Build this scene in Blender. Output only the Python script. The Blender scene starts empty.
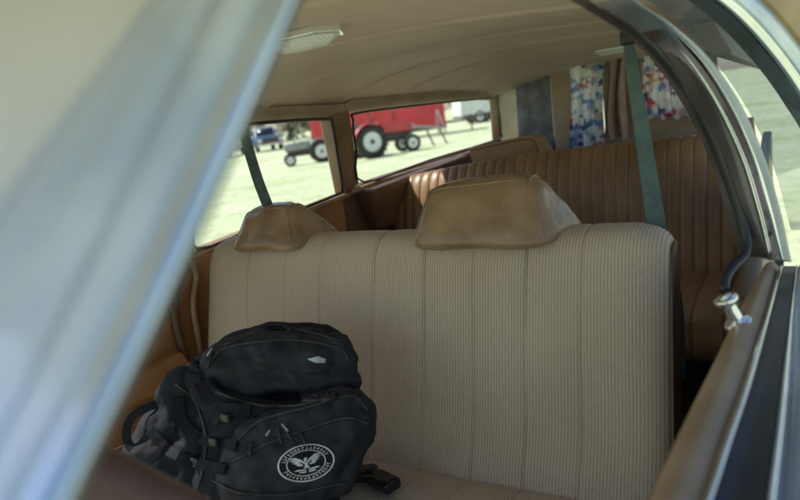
import bpy, bmesh, math, random
from mathutils import Vector, Matrix, noise
from mathutils.bvhtree import BVHTree
random.seed(7)
SC = bpy.context.scene
COL = SC.collection
SC.view_settings.view_transform = 'Standard'; SC.view_settings.look = 'None'; SC.view_settings.exposure = 0
# ------------------------------------------------------------------ camera
F = 650.0
TH, PI_, RO = math.radians(32.5), math.radians(11.6), math.radians(8.0)
C = Vector((0.86, 0.0, 1.22))
R0 = Vector((math.cos(TH), math.sin(TH), 0))
FW_ = Vector((-math.sin(TH)*math.cos(PI_), math.cos(TH)*math.cos(PI_), -math.sin(PI_)))
U0 = R0.cross(FW_)
R1 = R0*math.cos(RO) - U0*math.sin(RO)
U1 = U0*math.cos(RO) + R0*math.sin(RO)
cd = bpy.data.cameras.new('camera'); cam = bpy.data.objects.new('camera', cd); COL.objects.link(cam)
m = Matrix((R1, U1, -FW_)).transposed().to_4x4(); m.translation = C
cam.matrix_world = m
cd.sensor_width = 36; cd.lens = 36*F/800; cd.clip_start = 0.01; cd.clip_end = 3000
cd.dof.use_dof = True; cd.dof.focus_distance = 1.6; cd.dof.aperture_fstop = 2.9
SC.camera = cam
def ray(px, py): return R1*((px-400)/F) + U1*((250-py)/F) + FW_
def P(px, py, D): return C + ray(px, py)*D
def hit(px, py, ax, v):
    d = ray(px, py); return C + d*((v-C[ax])/d[ax])
def hitp(px, py, n, c):
    d = ray(px, py); n = Vector(n); return C + d*((c-n.dot(C))/n.dot(d))
def FWL(px, py, off=0.0): return hitp(px, py, (1, 0, -.3), -1.005+off)   # far side wall of the cabin, glass area
def DW(px, py, off=0.0): return hit(px, py, 0, -.735+off)                # far side wall below the windows
# ------------------------------------------------------------------ materials
def nodes(name):
    mt = bpy.data.materials.new(name); mt.use_nodes = True
    nt = mt.node_tree; b = nt.nodes['Principled BSDF']; return mt, nt, b
def N(nt, t, **k):
    n = nt.nodes.new(t)
    for a, v in k.items():
        if a in n.inputs: n.inputs[a].default_value = v
        else: setattr(n, a, v)
    return n
def mat(name, c1, c2=None, scale=6, rough=.6, metal=0, bump=0, bscale=200, coat=0, detail=5, bdist=.002, ramp=(.35,.65), rvar=0, spec=.5):
    mt, nt, b = nodes(name); L = nt.links.new
    if c2 is None: c2 = tuple(v*.82 for v in c1)
    tc = N(nt, 'ShaderNodeTexCoord')
    n1 = N(nt, 'ShaderNodeTexNoise', Scale=scale, Detail=detail); L(tc.outputs['Object'], n1.inputs['Vector'])
    r = N(nt, 'ShaderNodeValToRGB'); r.color_ramp.elements[0].position = ramp[0]; r.color_ramp.elements[1].position = ramp[1]
    r.color_ramp.elements[0].color = (*c2, 1); r.color_ramp.elements[1].color = (*c1, 1)
    L(n1.outputs['Fac'], r.inputs[0]); L(r.outputs[0], b.inputs['Base Color'])
    b.inputs['Roughness'].default_value = rough; b.inputs['Metallic'].default_value = metal; b.inputs['Specular IOR Level'].default_value = spec
    if coat: b.inputs['Coat Weight'].default_value = coat; b.inputs['Coat Roughness'].default_value = .08
    if rvar:
        mr = N(nt, 'ShaderNodeMapRange'); mr.inputs[3].default_value = rough-rvar; mr.inputs[4].default_value = rough+rvar
        n3 = N(nt, 'ShaderNodeTexNoise', Scale=scale*3, Detail=6); L(tc.outputs['Object'], n3.inputs['Vector'])
        L(n3.outputs['Fac'], mr.inputs[0]); L(mr.outputs[0], b.inputs['Roughness'])
    if bump:
        n2 = N(nt, 'ShaderNodeTexNoise', Scale=bscale, Detail=3); L(tc.outputs['Object'], n2.inputs['Vector'])
        bp = N(nt, 'ShaderNodeBump', Strength=bump, Distance=bdist)
        L(n2.outputs['Fac'], bp.inputs['Height']); L(bp.outputs[0], b.inputs['Normal'])
    return mt
def ribbed(name, ca, cb, period, rough, stain):
    mt, nt, b = nodes(name); L = nt.links.new
    tc = N(nt, 'ShaderNodeTexCoord'); sp = N(nt, 'ShaderNodeSeparateXYZ'); L(tc.outputs['Object'], sp.inputs[0])
    mu = N(nt, 'ShaderNodeMath', operation='MULTIPLY'); mu.inputs[1].default_value = 2*math.pi/period; L(sp.outputs['X'], mu.inputs[0])
    si = N(nt, 'ShaderNodeMath', operation='SINE'); L(mu.outputs[0], si.inputs[0])
    mr = N(nt, 'ShaderNodeMapRange'); mr.inputs[1].default_value = -1; L(si.outputs[0], mr.inputs[0])
    mix = N(nt, 'ShaderNodeMixRGB'); mix.inputs[1].default_value = (*cb, 1); mix.inputs[2].default_value = (*ca, 1); L(mr.outputs[0], mix.inputs[0])
    ns = N(nt, 'ShaderNodeTexNoise', Scale=3.5, Detail=6); L(tc.outputs['Object'], ns.inputs['Vector'])
    r = N(nt, 'ShaderNodeValToRGB'); r.color_ramp.elements[0].position = .3; r.color_ramp.elements[1].position = .7
    r.color_ramp.elements[0].color = (*stain, 1); r.color_ramp.elements[1].color = (1, 1, 1, 1); L(ns.outputs['Fac'], r.inputs[0])
    m2 = N(nt, 'ShaderNodeMixRGB', blend_type='MULTIPLY'); m2.inputs[0].default_value = 1; L(mix.outputs[0], m2.inputs[1]); L(r.outputs[0], m2.inputs[2])
    nf = N(nt, 'ShaderNodeTexNoise', Scale=420, Detail=2); L(tc.outputs['Object'], nf.inputs['Vector'])
    rf_ = N(nt, 'ShaderNodeMapRange'); rf_.inputs[1].default_value = .3; rf_.inputs[2].default_value = .7; rf_.inputs[3].default_value = .84; rf_.inputs[4].default_value = 1.1; L(nf.outputs['Fac'], rf_.inputs[0])
    m3 = N(nt, 'ShaderNodeMixRGB', blend_type='MULTIPLY'); m3.inputs[0].default_value = 1; L(m2.outputs[0], m3.inputs[1]); L(rf_.outputs[0], m3.inputs[2])
    L(m3.outputs[0], b.inputs['Base Color']); b.inputs['Roughness'].default_value = rough
    b.inputs['Sheen Weight'].default_value = .12
    bp = N(nt, 'ShaderNodeBump', Strength=.4, Distance=.001); L(mr.outputs[0], bp.inputs['Height']); L(bp.outputs[0], b.inputs['Normal'])
    return mt
M = {}
M['fabric'] = ribbed('ribbed_seat_fabric', (.70,.58,.45), (.48,.39,.29), .0068, .85, (.84,.81,.77))
M['vinyl'] = mat('brown_vinyl', (.38,.235,.12), (.26,.155,.075), 5, .36, bump=.25, bscale=260, rvar=.08)
M['doorvinyl'] = mat('orange_brown_door_vinyl', (.46,.25,.10), (.32,.16,.065), 5, .34, bump=.25, bscale=260, rvar=.08)
M['vinyl3'] = mat('pleated_brown_vinyl', (.40,.25,.13), (.24,.14,.07), 4, .34, bump=.25, bscale=260, rvar=.08)
M['headvinyl'] = mat('worn_brown_vinyl', (.38,.26,.16), (.23,.145,.08), 7, .27, bump=.35, bscale=160, rvar=.1, ramp=(.38,.62))
M['vinyl_tan'] = mat('tan_vinyl', (.48,.33,.20), (.34,.22,.12), 8, .38, bump=.25, bscale=260, rvar=.08)
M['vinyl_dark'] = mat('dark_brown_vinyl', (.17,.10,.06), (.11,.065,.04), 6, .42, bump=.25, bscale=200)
M['maroon'] = mat('maroon_vinyl', (.13,.065,.055), (.08,.04,.036), 5, .45)
M['piping'] = mat('tan_piping', (.60,.50,.39), (.50,.41,.31), 30, .7)
M['trim'] = mat('brown_trim_plastic', (.28,.18,.11), (.20,.125,.075), 9, .42, bump=.15, bscale=300)
M['beige'] = mat('beige_trim', (.46,.355,.265), (.36,.265,.19), 7, .55, bump=.1)
M['rubber'] = mat('black_rubber', (.022,.023,.027), (.034,.035,.040), 20, .4, bump=.1)
M['carpet'] = mat('dark_carpet', (.06,.045,.035), (.04,.03,.02), 60, .95, bump=.6, bscale=500)
M['chrome'] = mat('worn_chrome', (.93,.95,.99), (.80,.84,.90), 14, .12, metal=1, bump=.08, bscale=30, rvar=.07)
M['skytint_chrome'] = mat('painted_sky_chrome', (.74,.86,1.0), (.58,.70,.88), 14, .2, metal=.75, bump=.08, bscale=30, rvar=.08, coat=.8)  # blue sky reflection put into the colour of the chrome
M['skytint_steel'] = mat('painted_sky_frame', (.74,.84,.96), (.52,.64,.82), 7, .25, metal=.05, rvar=.1, bump=.15, bscale=14, coat=1, ramp=(.4,.6))  # pale blue base colour stands in for sky mirrored in the frame
M['skytint_steel2'] = mat('grey_blue_frame', (.36,.40,.48), (.25,.28,.35), 8, .25, metal=.5, rvar=.1, bump=.1, bscale=12, coat=.4)
M['greyframe'] = mat('dark_grey_frame', (.11,.10,.105), (.07,.062,.068), 10, .28, metal=.2, coat=.6)
M['darkpanel'] = mat('scuffed_dark_panel', (.20,.22,.27), (.08,.08,.10), 14, .35, bump=.3, bscale=60)
M['cream'] = mat('cream_car_paint', (.86,.87,.90), (.78,.79,.83), 3, .3, coat=.5, bump=.05, bscale=8)
M['belt'] = mat('teal_grey_webbing', (.10,.155,.155), (.07,.11,.115), 40, .6, bump=.4, bscale=400)
M['black'] = mat('black_nylon', (.012,.014,.020), (.007,.008,.012), 25, .72, bump=.7, bscale=700, bdist=.001, spec=.3)
M['black2'] = mat('black_nylon_panel', (.018,.021,.030), (.010,.012,.018), 18, .58, bump=.6, bscale=500, bdist=.001, spec=.4)
M['blackplastic'] = mat('black_plastic', (.015,.015,.016), (.022,.022,.024), 30, .3)
M['zip'] = mat('zip_tape', (.045,.046,.05), (.02,.02,.022), 200, .4, bump=.5, bscale=900)
M['white'] = mat('embroidered_white', (.85,.86,.87), (.68,.69,.71), 300, .7, bump=.4, bscale=900)
M['label'] = mat('blue_grey_label', (.55,.63,.72), (.45,.52,.6), 50, .5)
M['red'] = mat('red_paint', (.68,.045,.06), (.54,.03,.04), 2, .35, coat=.4)
M['redfaded'] = mat('faded_red_paint', (.45,.09,.07), (.32,.06,.05), 4, .5)
M['whitepaint'] = mat('white_paint', (.84,.84,.83), (.74,.74,.73), 3, .4)
M['bluepaint'] = mat('blue_paint', (.10,.20,.38), (.07,.14,.28), 3, .35, coat=.4)
M['greypaint'] = mat('grey_machine_paint', (.40,.42,.42), (.27,.28,.28), 6, .5)
M['iron'] = mat('dark_iron', (.07,.065,.06), (.12,.07,.045), 9, .7)
M['tyre'] = mat('tyre_rubber', (.035,.034,.033), (.05,.047,.044), 9, .85)
M['winglass'] = mat('dark_window_glass', (.03,.04,.05), (.02,.03,.04), 4, .08)
M['bark'] = mat('bark', (.16,.13,.10), (.10,.08,.06), 9, .9)
M['leaf'] = mat('leaf', (.10,.12,.06), (.05,.065,.03), 1.2, .8)
M['leaf2'] = mat('dull_leaf', (.16,.14,.09), (.09,.08,.055), 1.2, .8)
M['mauve'] = mat('mauve_brown_curtain', (.50,.38,.35), (.38,.28,.26), 20, .9, bump=.4, bscale=300)
def lens():
    mt, nt, b = nodes('ribbed_lamp_lens'); L = nt.links.new
    b.inputs['Roughness'].default_value = .3
    tc = N(nt, 'ShaderNodeTexCoord'); wv = N(nt, 'ShaderNodeTexWave', Scale=55); L(tc.outputs['Object'], wv.inputs['Vector'])
    bp = N(nt, 'ShaderNodeBump', Strength=.8, Distance=.002); L(wv.outputs['Fac'], bp.inputs['Height']); L(bp.outputs[0], b.inputs['Normal'])
    mr = N(nt, 'ShaderNodeMixRGB'); mr.inputs[1].default_value = (.74,.75,.76,1); mr.inputs[2].default_value = (.97,.97,.97,1); L(wv.outputs['Fac'], mr.inputs[0]); L(mr.outputs[0], b.inputs['Base Color'])
    return mt
M['lens'] = lens()
def grassm():
    mt, nt, b = nodes('dry_mown_grass'); L = nt.links.new
    tc = N(nt, 'ShaderNodeTexCoord')
    n1 = N(nt, 'ShaderNodeTexNoise', Scale=.35, Detail=12, Roughness=.72); L(tc.outputs['Object'], n1.inputs['Vector'])
    n2 = N(nt, 'ShaderNodeTexNoise', Scale=5, Detail=8, Roughness=.8); L(tc.outputs['Object'], n2.inputs['Vector'])
    ad = N(nt, 'ShaderNodeMath', operation='ADD'); L(n1.outputs['Fac'], ad.inputs[0]); L(n2.outputs['Fac'], ad.inputs[1])
    r = N(nt, 'ShaderNodeValToRGB'); e = r.color_ramp.elements
    hf = N(nt, 'ShaderNodeMath', operation='MULTIPLY'); hf.inputs[1].default_value = .5; L(ad.outputs[0], hf.inputs[0])
    e[0].position = .40; e[0].color = (.36,.44,.20,1); e[1].position = .60; e[1].color = (.80,.84,.60,1)
    q = e.new(.5); q.color = (.62,.70,.42,1)
    L(hf.outputs[0], r.inputs[0]); L(r.outputs[0], b.inputs['Base Color']); b.inputs['Roughness'].default_value = .95; b.inputs['Specular IOR Level'].default_value = .1
    bp = N(nt, 'ShaderNodeBump', Strength=.5, Distance=.04); L(n2.outputs['Fac'], bp.inputs['Height']); L(bp.outputs[0], b.inputs['Normal'])
    return mt
M['grass'] = grassm()
def headliner():
    mt, nt, b = nodes('perforated_headliner'); L = nt.links.new
    tc = N(nt, 'ShaderNodeTexCoord')
    n1 = N(nt, 'ShaderNodeTexNoise', Scale=2.5, Detail=6); L(tc.outputs['Object'], n1.inputs['Vector'])
    r = N(nt, 'ShaderNodeValToRGB'); r.color_ramp.elements[0].position = .3; r.color_ramp.elements[1].position = .72
    r.color_ramp.elements[0].color = (.54,.42,.35,1); r.color_ramp.elements[1].color = (.67,.535,.455,1); L(n1.outputs['Fac'], r.inputs[0])
    v = N(nt, 'ShaderNodeTexVoronoi', Scale=190); v.inputs['Randomness'].default_value = .15; L(tc.outputs['Object'], v.inputs['Vector'])
    lt = N(nt, 'ShaderNodeMapRange'); lt.inputs[1].default_value = .1; lt.inputs[2].default_value = .3; lt.inputs[3].default_value = .72; L(v.outputs['Distance'], lt.inputs[0])
    mx = N(nt, 'ShaderNodeMixRGB', blend_type='MULTIPLY'); mx.inputs[0].default_value = 1; L(r.outputs[0], mx.inputs[1]); L(lt.outputs[0], mx.inputs[2])
    L(mx.outputs[0], b.inputs['Base Color']); b.inputs['Roughness'].default_value = .6
    bp = N(nt, 'ShaderNodeBump', Strength=.3, Distance=.001); L(lt.outputs[0], bp.inputs['Height']); L(bp.outputs[0], b.inputs['Normal'])
    return mt
M['headliner'] = headliner()
def printed(name, pal, scale, trans=.5):
    mt, nt, b = nodes(name); L = nt.links.new
    tc = N(nt, 'ShaderNodeTexCoord')
    nz = N(nt, 'ShaderNodeTexNoise', Scale=60, Detail=3); L(tc.outputs['Object'], nz.inputs['Vector'])
    mxv = N(nt, 'ShaderNodeMixRGB'); mxv.inputs[0].default_value = .05; L(tc.outputs['Object'], mxv.inputs[1]); L(nz.outputs['Color'], mxv.inputs[2])
    mp = N(nt, 'ShaderNodeMapping'); mp.inputs['Scale'].default_value = (1, .3, 1.25); L(mxv.outputs[0], mp.inputs['Vector'])
    v = N(nt, 'ShaderNodeTexVoronoi', Scale=scale); L(mp.outputs[0], v.inputs['Vector'])
    hs = N(nt, 'ShaderNodeSeparateColor'); L(v.outputs['Color'], hs.inputs[0])
    r = N(nt, 'ShaderNodeValToRGB'); r.color_ramp.interpolation = 'CONSTANT'
    e = r.color_ramp.elements; e[0].position = 0; e[0].color = (*pal[0][1],1); e[1].position = pal[1][0]; e[1].color = (*pal[1][1],1)
    for p, c in pal[2:]:
        q = e.new(p); q.color = (*c, 1)
    L(hs.outputs[0], r.inputs[0])
    L(r.outputs[0], b.inputs['Base Color']); b.inputs['Roughness'].default_value = .9
    tr = N(nt, 'ShaderNodeBsdfTranslucent'); L(r.outputs[0], tr.inputs['Color'])
    ms = N(nt, 'ShaderNodeMixShader'); ms.inputs[0].default_value = trans; L(b.outputs[0], ms.inputs[1]); L(tr.outputs[0], ms.inputs[2])
    L(ms.outputs[0], nt.nodes['Material Output'].inputs['Surface'])
    return mt
W_ = (.86,.86,.86)
M['print'] = printed('blue_printed_cotton', [(0,W_),(.34,(.18,.32,.56)),(.44,W_),(.60,(.36,.48,.66)),(.68,(.62,.50,.38)),(.74,(.80,.82,.86)),(.90,(.08,.14,.34)),(.96,(.60,.22,.20))], 34)
M['print2'] = printed('red_printed_cotton', [(0,(.80,.80,.80)),(.25,(.18,.26,.52)),(.38,(.78,.78,.80)),(.50,(.64,.10,.15)),(.66,(.76,.60,.58)),(.76,(.10,.12,.26)),(.84,(.80,.80,.82)),(.94,(.66,.42,.25))], 30, .5)
def glass(name, fac, tint=(.95,.97,.97)):
    mt, nt, b = nodes(name); L = nt.links.new
    t = N(nt, 'ShaderNodeBsdfTransparent'); t.inputs[0].default_value = (*tint, 1)
    g = N(nt, 'ShaderNodeBsdfGlossy'); g.inputs['Roughness'].default_value = .02
    n1 = N(nt, 'ShaderNodeTexNoise', Scale=8, Detail=6)
    mr = N(nt, 'ShaderNodeMapRange'); mr.inputs[3].default_value = fac*.7; mr.inputs[4].default_value = fac*1.3; L(n1.outputs['Fac'], mr.inputs[0])
    ms = N(nt, 'ShaderNodeMixShader'); L(mr.outputs[0], ms.inputs[0]); L(t.outputs[0], ms.inputs[1]); L(g.outputs[0], ms.inputs[2])
    L(ms.outputs[0], nt.nodes['Material Output'].inputs['Surface'])
    return mt
M['glass'] = glass('window_glass', .03)
M['glass2'] = glass('reflective_quarter_glass', .3, (.60,.64,.68))
# ------------------------------------------------------------------ mesh helpers
def link(name, me, parent=None, mt=None, smooth=True, local=False):
    o = bpy.data.objects.new(name, me); COL.objects.link(o)
    if mt: me.materials.append(M[mt] if isinstance(mt, str) else mt)
    if smooth:
        for p in me.polygons: p.use_smooth = True
    if parent:
        o.parent = parent
        if not local and parent.type == 'EMPTY':
            o.matrix_parent_inverse = Matrix.Translation(-parent.location)
    return o
def raw(name, vs, fs, mt, parent=None, smooth=True, bevel=0, local=False, seg=3, fix=True, ang=35):
    me = bpy.data.meshes.new(name); me.from_pydata([tuple(v) for v in vs], [], fs); 
    if fix:
        bm = bmesh.new(); bm.from_mesh(me); bmesh.ops.recalc_face_normals(bm, faces=bm.faces); bm.to_mesh(me); bm.free()
    o = link(name, me, parent, mt, smooth, local)
    if bevel:
        b = o.modifiers.new('b', 'BEVEL'); b.width = bevel; b.segments = seg; b.limit_method = 'ANGLE'; b.angle_limit = math.radians(ang)
        o.modifiers.new('w', 'WEIGHTED_NORMAL')
    return o
def thing(name, label, cat, loc=(0,0,0), rz=0, group=None):
    o = bpy.data.objects.new(name, None); COL.objects.link(o); o.location = loc; o.rotation_euler = (0,0,rz)
    o.empty_display_size = .1
    o['label'] = label; o['category'] = cat
    if group: o['group'] = group
    return o
def prism(name, pts, vec, mt, parent=None, bevel=.004, local=False, smooth=True):
    vec = Vector(vec); n = len(pts); pts = [Vector(p) for p in pts]
    vs = pts + [p+vec for p in pts]
    fs = [tuple(range(n)), tuple(range(2*n-1, n-1, -1))] + [(i, (i+1)%n, (i+1)%n+n, i+n) for i in range(n)]
    return raw(name, vs, fs, mt, parent, smooth, bevel, local)
def box(name, a, b, mt, parent=None, bevel=.01, local=False):
    pts = [(a[0],a[1],a[2]), (b[0],a[1],a[2]), (b[0],b[1],a[2]), (a[0],b[1],a[2])]
    return prism(name, pts, (0,0,b[2]-a[2]), mt, parent, bevel, local)
def cr(pts, n=8, closed=False):
    pts = [Vector(p) for p in pts]; out = []; L = len(pts)
    rng = range(L if closed else L-1)
    for i in rng:
        if closed: p0, p1, p2, p3 = pts[(i-1)%L], pts[i], pts[(i+1)%L], pts[(i+2)%L]
        else: p1, p2 = pts[i], pts[i+1]; p0 = pts[i-1] if i else p1*2-p2; p3 = pts[i+2] if i+2 < L else p2*2-p1
        for k in range(n):
            t = k/n
            out.append(.5*((2*p1)+(p2-p0)*t+(2*p0-5*p1+4*p2-p3)*t*t+(3*p1-p0-3*p2+p3)*t**3))
    if not closed: out.append(pts[-1])
    return out
def tube_data(pts, r, ns=8, flat=None, side=None, closed=False):
    vs, fs = [], []; n = len(pts); prev = None
    for i, p in enumerate(pts):
        a = pts[i-1] if (i or closed) else p; b = pts[(i+1)%n] if (i < n-1 or closed) else p
        t = (b-a).normalized() if (b-a).length > 1e-9 else Vector((0,0,1))
        if side is not None: s = Vector(side)
        elif prev is not None: s = prev
        else: s = Vector((0,0,1)) if abs(t.z) < .9 else Vector((1,0,0))
        s = (s - t*s.dot(t)).normalized(); prev = s; u = t.cross(s)
        rr = r[i] if isinstance(r, (list, tuple)) else r
        for k in range(ns):
            an = 2*math.pi*k/ns
            vs.append(p + s*math.cos(an)*rr + u*math.sin(an)*rr*(flat or 1))
    for i in range(n if closed else n-1):
        for k in range(ns):
            a = i*ns+k; b = i*ns+(k+1)%ns; j = ((i+1)%n)*ns
            fs.append((a, b, j+(k+1)%ns, j+k))
    if not closed:
        fs.append(tuple(range(ns))); fs.append(tuple(range(n*ns-1, (n-1)*ns-1, -1)))
    return vs, fs
def tube(name, pts, r, mt, parent=None, ns=8, flat=None, side=None, smooth=True, closed=False, n=6, local=False):
    p = cr(pts, n, closed) if len(pts) > 2 else [Vector(q) for q in pts]
    if isinstance(r, (list, tuple)) and len(r) != len(p):
        r = [r[min(int(i*(len(r)-1)/(len(p)-1)), len(r)-2)]*(1-(i*(len(r)-1)/(len(p)-1))%1) + r[min(int(i*(len(r)-1)/(len(p)-1))+1, len(r)-1)]*((i*(len(r)-1)/(len(p)-1))%1) for i in range(len(p))]
    vs, fs = tube_data(p, r, ns, flat, side, closed)
    return raw(name, vs, fs, mt, parent, smooth, 0, local)
def strap(name, pts, w, mt, parent=None, th=.0015, side=None, n=6):
    p = cr(pts, n); vs, fs = [], []
    for i, q in enumerate(p):
        a = p[max(i-1,0)]; b = p[min(i+1,len(p)-1)]; t = (b-a).normalized()
        s = Vector(side) if side is not None else (C-q).cross(t); s = (s-t*s.dot(t)).normalized(); u = t.cross(s)
        ww = w if not isinstance(w, tuple) else w[0]+(w[1]-w[0])*min(1, 1.8*i/(len(p)-1))
        for x, y in ((-1,-1),(1,-1),(1,1),(-1,1)): vs.append(q+s*x*ww/2+u*y*th)
    for i in range(len(p)-1):
        for k in range(4): fs.append((i*4+k, i*4+(k+1)%4, i*4+4+(k+1)%4, i*4+4+k))
    fs.append((0,1,2,3)); e = (len(p)-1)*4; fs.append((e+3,e+2,e+1,e))
    return raw(name, vs, fs, mt, parent, False)
def band(name, A, B, vec, mt, parent=None, n=6, bulge=0, bevel=.003, K=6, flutes=0):
    A = cr(A, n); B = cr(B, n); vec = Vector(vec); vs, fs = [], []
    if flutes: K = flutes*8
    for a, b in zip(A, B):
        for k in range(K+1):
            t = k/K; h = bulge*math.sin(math.pi*t)
            if flutes: h += .0030*abs(math.sin(math.pi*(t**1.3)*flutes))
            vs.append(a.lerp(b, t) - vec.normalized()*h)
        vs.append(b+vec); vs.append(a+vec)
    w = K+3; n = len(A)
    for i in range(n-1):
        for k in range(w): fs.append((i*w+k, i*w+(k+1)%w, (i+1)*w+(k+1)%w, (i+1)*w+k))
    fs.append(tuple(range(w))); fs.append(tuple(range(n*w-1, (n-1)*w-1, -1)))
    return raw(name, vs, fs, mt, parent, True, 0 if flutes else bevel)
def grid_mesh(name, fn, nu, nv, mt, parent=None, thick=0):
    vs = [fn(i/nu, j/nv) for j in range(nv+1) for i in range(nu+1)]
    fs = [(j*(nu+1)+i, j*(nu+1)+i+1, (j+1)*(nu+1)+i+1, (j+1)*(nu+1)+i) for j in range(nv) for i in range(nu)]
    o = raw(name, vs, fs, mt, parent)
    if thick:
        s = o.modifiers.new('s', 'SOLIDIFY'); s.thickness = thick
    return o
# ------------------------------------------------------------------ ground, world, light
g = raw('ground', [(-900,-900,0),(900,-900,0),(900,900,0),(-900,900,0)], [(0,1,2,3)], 'grass', smooth=False); g['kind'] = 'structure'
w = bpy.data.worlds.new('World'); SC.world = w; w.use_nodes = True
sk = w.node_tree.nodes.new('ShaderNodeTexSky'); sk.sky_type = 'NISHITA'; sk.sun_disc = False
S = Vector((-.58,-.22,.80)).normalized()
sk.sun_elevation = math.asin(S.z); sk.sun_rotation = math.atan2(S.x, S.y)
sk.air_density = 1.1; sk.dust_density = .8
bgn = w.node_tree.nodes['Background']; bgn.inputs[1].default_value = .15
w.node_tree.links.new(sk.outputs[0], bgn.inputs[0])
sl = bpy.data.lights.new('sun', 'SUN'); sl.energy = 5; sl.angle = math.radians(.5); sl.color = (1,.95,.87)
so = bpy.data.objects.new('sun', sl); COL.objects.link(so); so.rotation_euler = S.to_track_quat('Z','Y').to_euler(); so.location = (-5,-5,8)
# ================================================================== THE CAR
car = thing('station_wagon', 'old station wagon with brown interior, ribbed tan bench seat and chrome window frames', 'car')
YF = .0
def hl(u, v):
    x = -.67 + 1.41*u; y = YF + (3.75-YF)*v
    dr = .115*abs(x/.67)**2.6 if x < 0 else .055*abs(x/.74)**2.6
    z = 1.385 - dr - (.0 if y < 2.6 else .05*((y-2.6)/1.15)**2)
    s = (y-.30)/.43; fr = s-math.floor(s); d = min(fr, 1-fr)*.43
    z -= .0075*math.exp(-(d/.010)**2) + .002*math.sin(math.pi*fr)
    z += .0015*noise.noise(Vector((x*4, y*3, 0)))
    return Vector((x, y, z))
def hlz(x, y): return hl((x+.67)/1.41, (y-YF)/(3.75-YF)).z
hd = grid_mesh('headliner', hl, 50, 480, 'headliner', car)
def rf(u, v):
    x = -.75+1.53*u; y = YF-.02+(3.8-YF)*v
    return Vector((x, y, 1.43-.07*abs(x/.75)**3-(.0 if y < 2.6 else .05*((y-2.6)/1.15)**2)))
grid_mesh('roof', rf, 20, 20, 'cream', car, .006)
def dome(px, py, s):
    c = hit(px, py, 2, 1.378)
    c.z = hlz(c.x, c.y) - .001
    hexa = [(-.112,0),(-.078,-.052),(.078,-.052),(.112,0),(.078,.052),(-.078,.052)]
    k = 6
    pts = [c+Vector((x*s*.9, y*s, 0)) for x, y in hexa]
    b = prism('dome_light', pts, (0,0,-.012), 'chrome', car, .0015)
    pts = [c+Vector((x*s*.9*.88, y*s*.84, -.0125)) for x, y in hexa]
    pt2 = [c+Vector((x*s*.9*.60, y*s*.42, -.028)) for x, y in hexa]
    raw('lamp_lens', pts+pt2, [tuple(range(k)), tuple(range(2*k-1,k-1,-1))]+[(i,(i+1)%k,(i+1)%k+k,i+k) for i in range(k)], 'lens', b, False, .001)
dome(302, 35, .82); dome(612, 47, .85)
OUT = Vector((-.05, 0, 0))
def far(name, poly, mt, off=0, vec=OUT, bevel=.006, parent=car): return prism(name, [FWL(x, y, off) for x, y in poly], vec, mt, parent, bevel)
def at_z(p, z): return Vector((-.735, p.y, z))
sill = [FWL(140,273), FWL(195,251), FWL(343,193), FWL(366,182), FWL(503,138), FWL(530,129)]
dpan = prism('rear_door_panel', [sill[0]+Vector((0,-.35,0)), sill[1], sill[2], at_z(sill[2], .3), at_z(sill[0]+Vector((0,-.35,0)), .3)], OUT, 'doorvinyl', car, .008)
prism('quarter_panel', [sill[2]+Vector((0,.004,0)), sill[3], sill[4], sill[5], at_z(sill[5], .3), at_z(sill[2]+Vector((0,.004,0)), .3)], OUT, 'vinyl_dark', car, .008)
far('door_pillar', [(331,116),(350,110),(360,184),(346,194)], 'trim', .02, (-.06,0,0), .01)
far('door_pillar', [(198,100),(110,122),(110,288),(196,253)], 'trim', .02, (-.06,0,0), .01)  # real pillar, widened forward to block a sun patch on the bench
far('rear_pillar', [(498,95),(535,80),(548,190),(504,190)], 'trim', .02, (-.06,0,0), .01)
hp = [FWL(60,150,.0), FWL(200,128,.0), FWL(331,118,.0), FWL(350,112.5,.0), FWL(430,103,.0), FWL(497,97,.0), FWL(535,92,.0)]
band('roof_rail', [p+Vector((.05,0,.045)) for p in hp], hp, (-.05,0,0), 'beige', car, bulge=.006)
for nm, poly in (('door_glass', [(195,251),(343,193),(331,118),(200,128)]), ('quarter_glass', [(360,184),(503,138),(497,97),(350,112)])):
    pts = [FWL(x, y, -.03) for x, y in poly]; raw(nm, pts, [(0,1,2,3)], 'glass', car, False)
tube('window_seal', [FWL(*p, .022) for p in ((197,249),(270,221),(336,195),(342,188),(338,160),(332,124),(326,119),(260,123),(205,129),(199,140),(197,200))], .006, 'rubber', car, closed=True, n=4)
tube('window_seal', [FWL(*p, .022) for p in ((364,182),(430,160),(498,139),(501,132),(499,110),(494,99),(480,99),(420,105),(358,113),(353,120),(356,150))], .005, 'rubber', car, closed=True, n=4)
tube('sill_molding', [FWL(*p, .02) for p in ((150,272),(197,254),(345,196),(368,186),(505,142))], .011, 'vinyl_tan', car, n=4)
tube('door_edge_seal', [DW(*p, .012) for p in ((168,262),(176,275),(174,300),(177,330),(186,362),(192,400),(194,450))], .013, 'vinyl_dark', car)
tube('door_edge_seal', [DW(*p, .012) for p in ((188,258),(196,275),(193,305),(199,345),(205,400),(207,450))], .010, 'vinyl_tan', car)
prism('armrest', [DW(*p, .0) for p in ((70,402),(120,378),(172,350),(180,362),(178,380),(120,408),(72,430))], (.055,0,.004), 'doorvinyl', dpan, .016)
tube('pull_strap', [DW(*p, .02) for p in ((128,325),(150,306),(168,300),(172,312))], .009, 'vinyl_dark', dpan)
for yy in (288, 430):
    tube('trim_bead', [DW(60,yy+42,.002), DW(120,yy+17,.002), DW(166,yy-2,.002)], .004, 'chrome', dpan, n=3)
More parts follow.
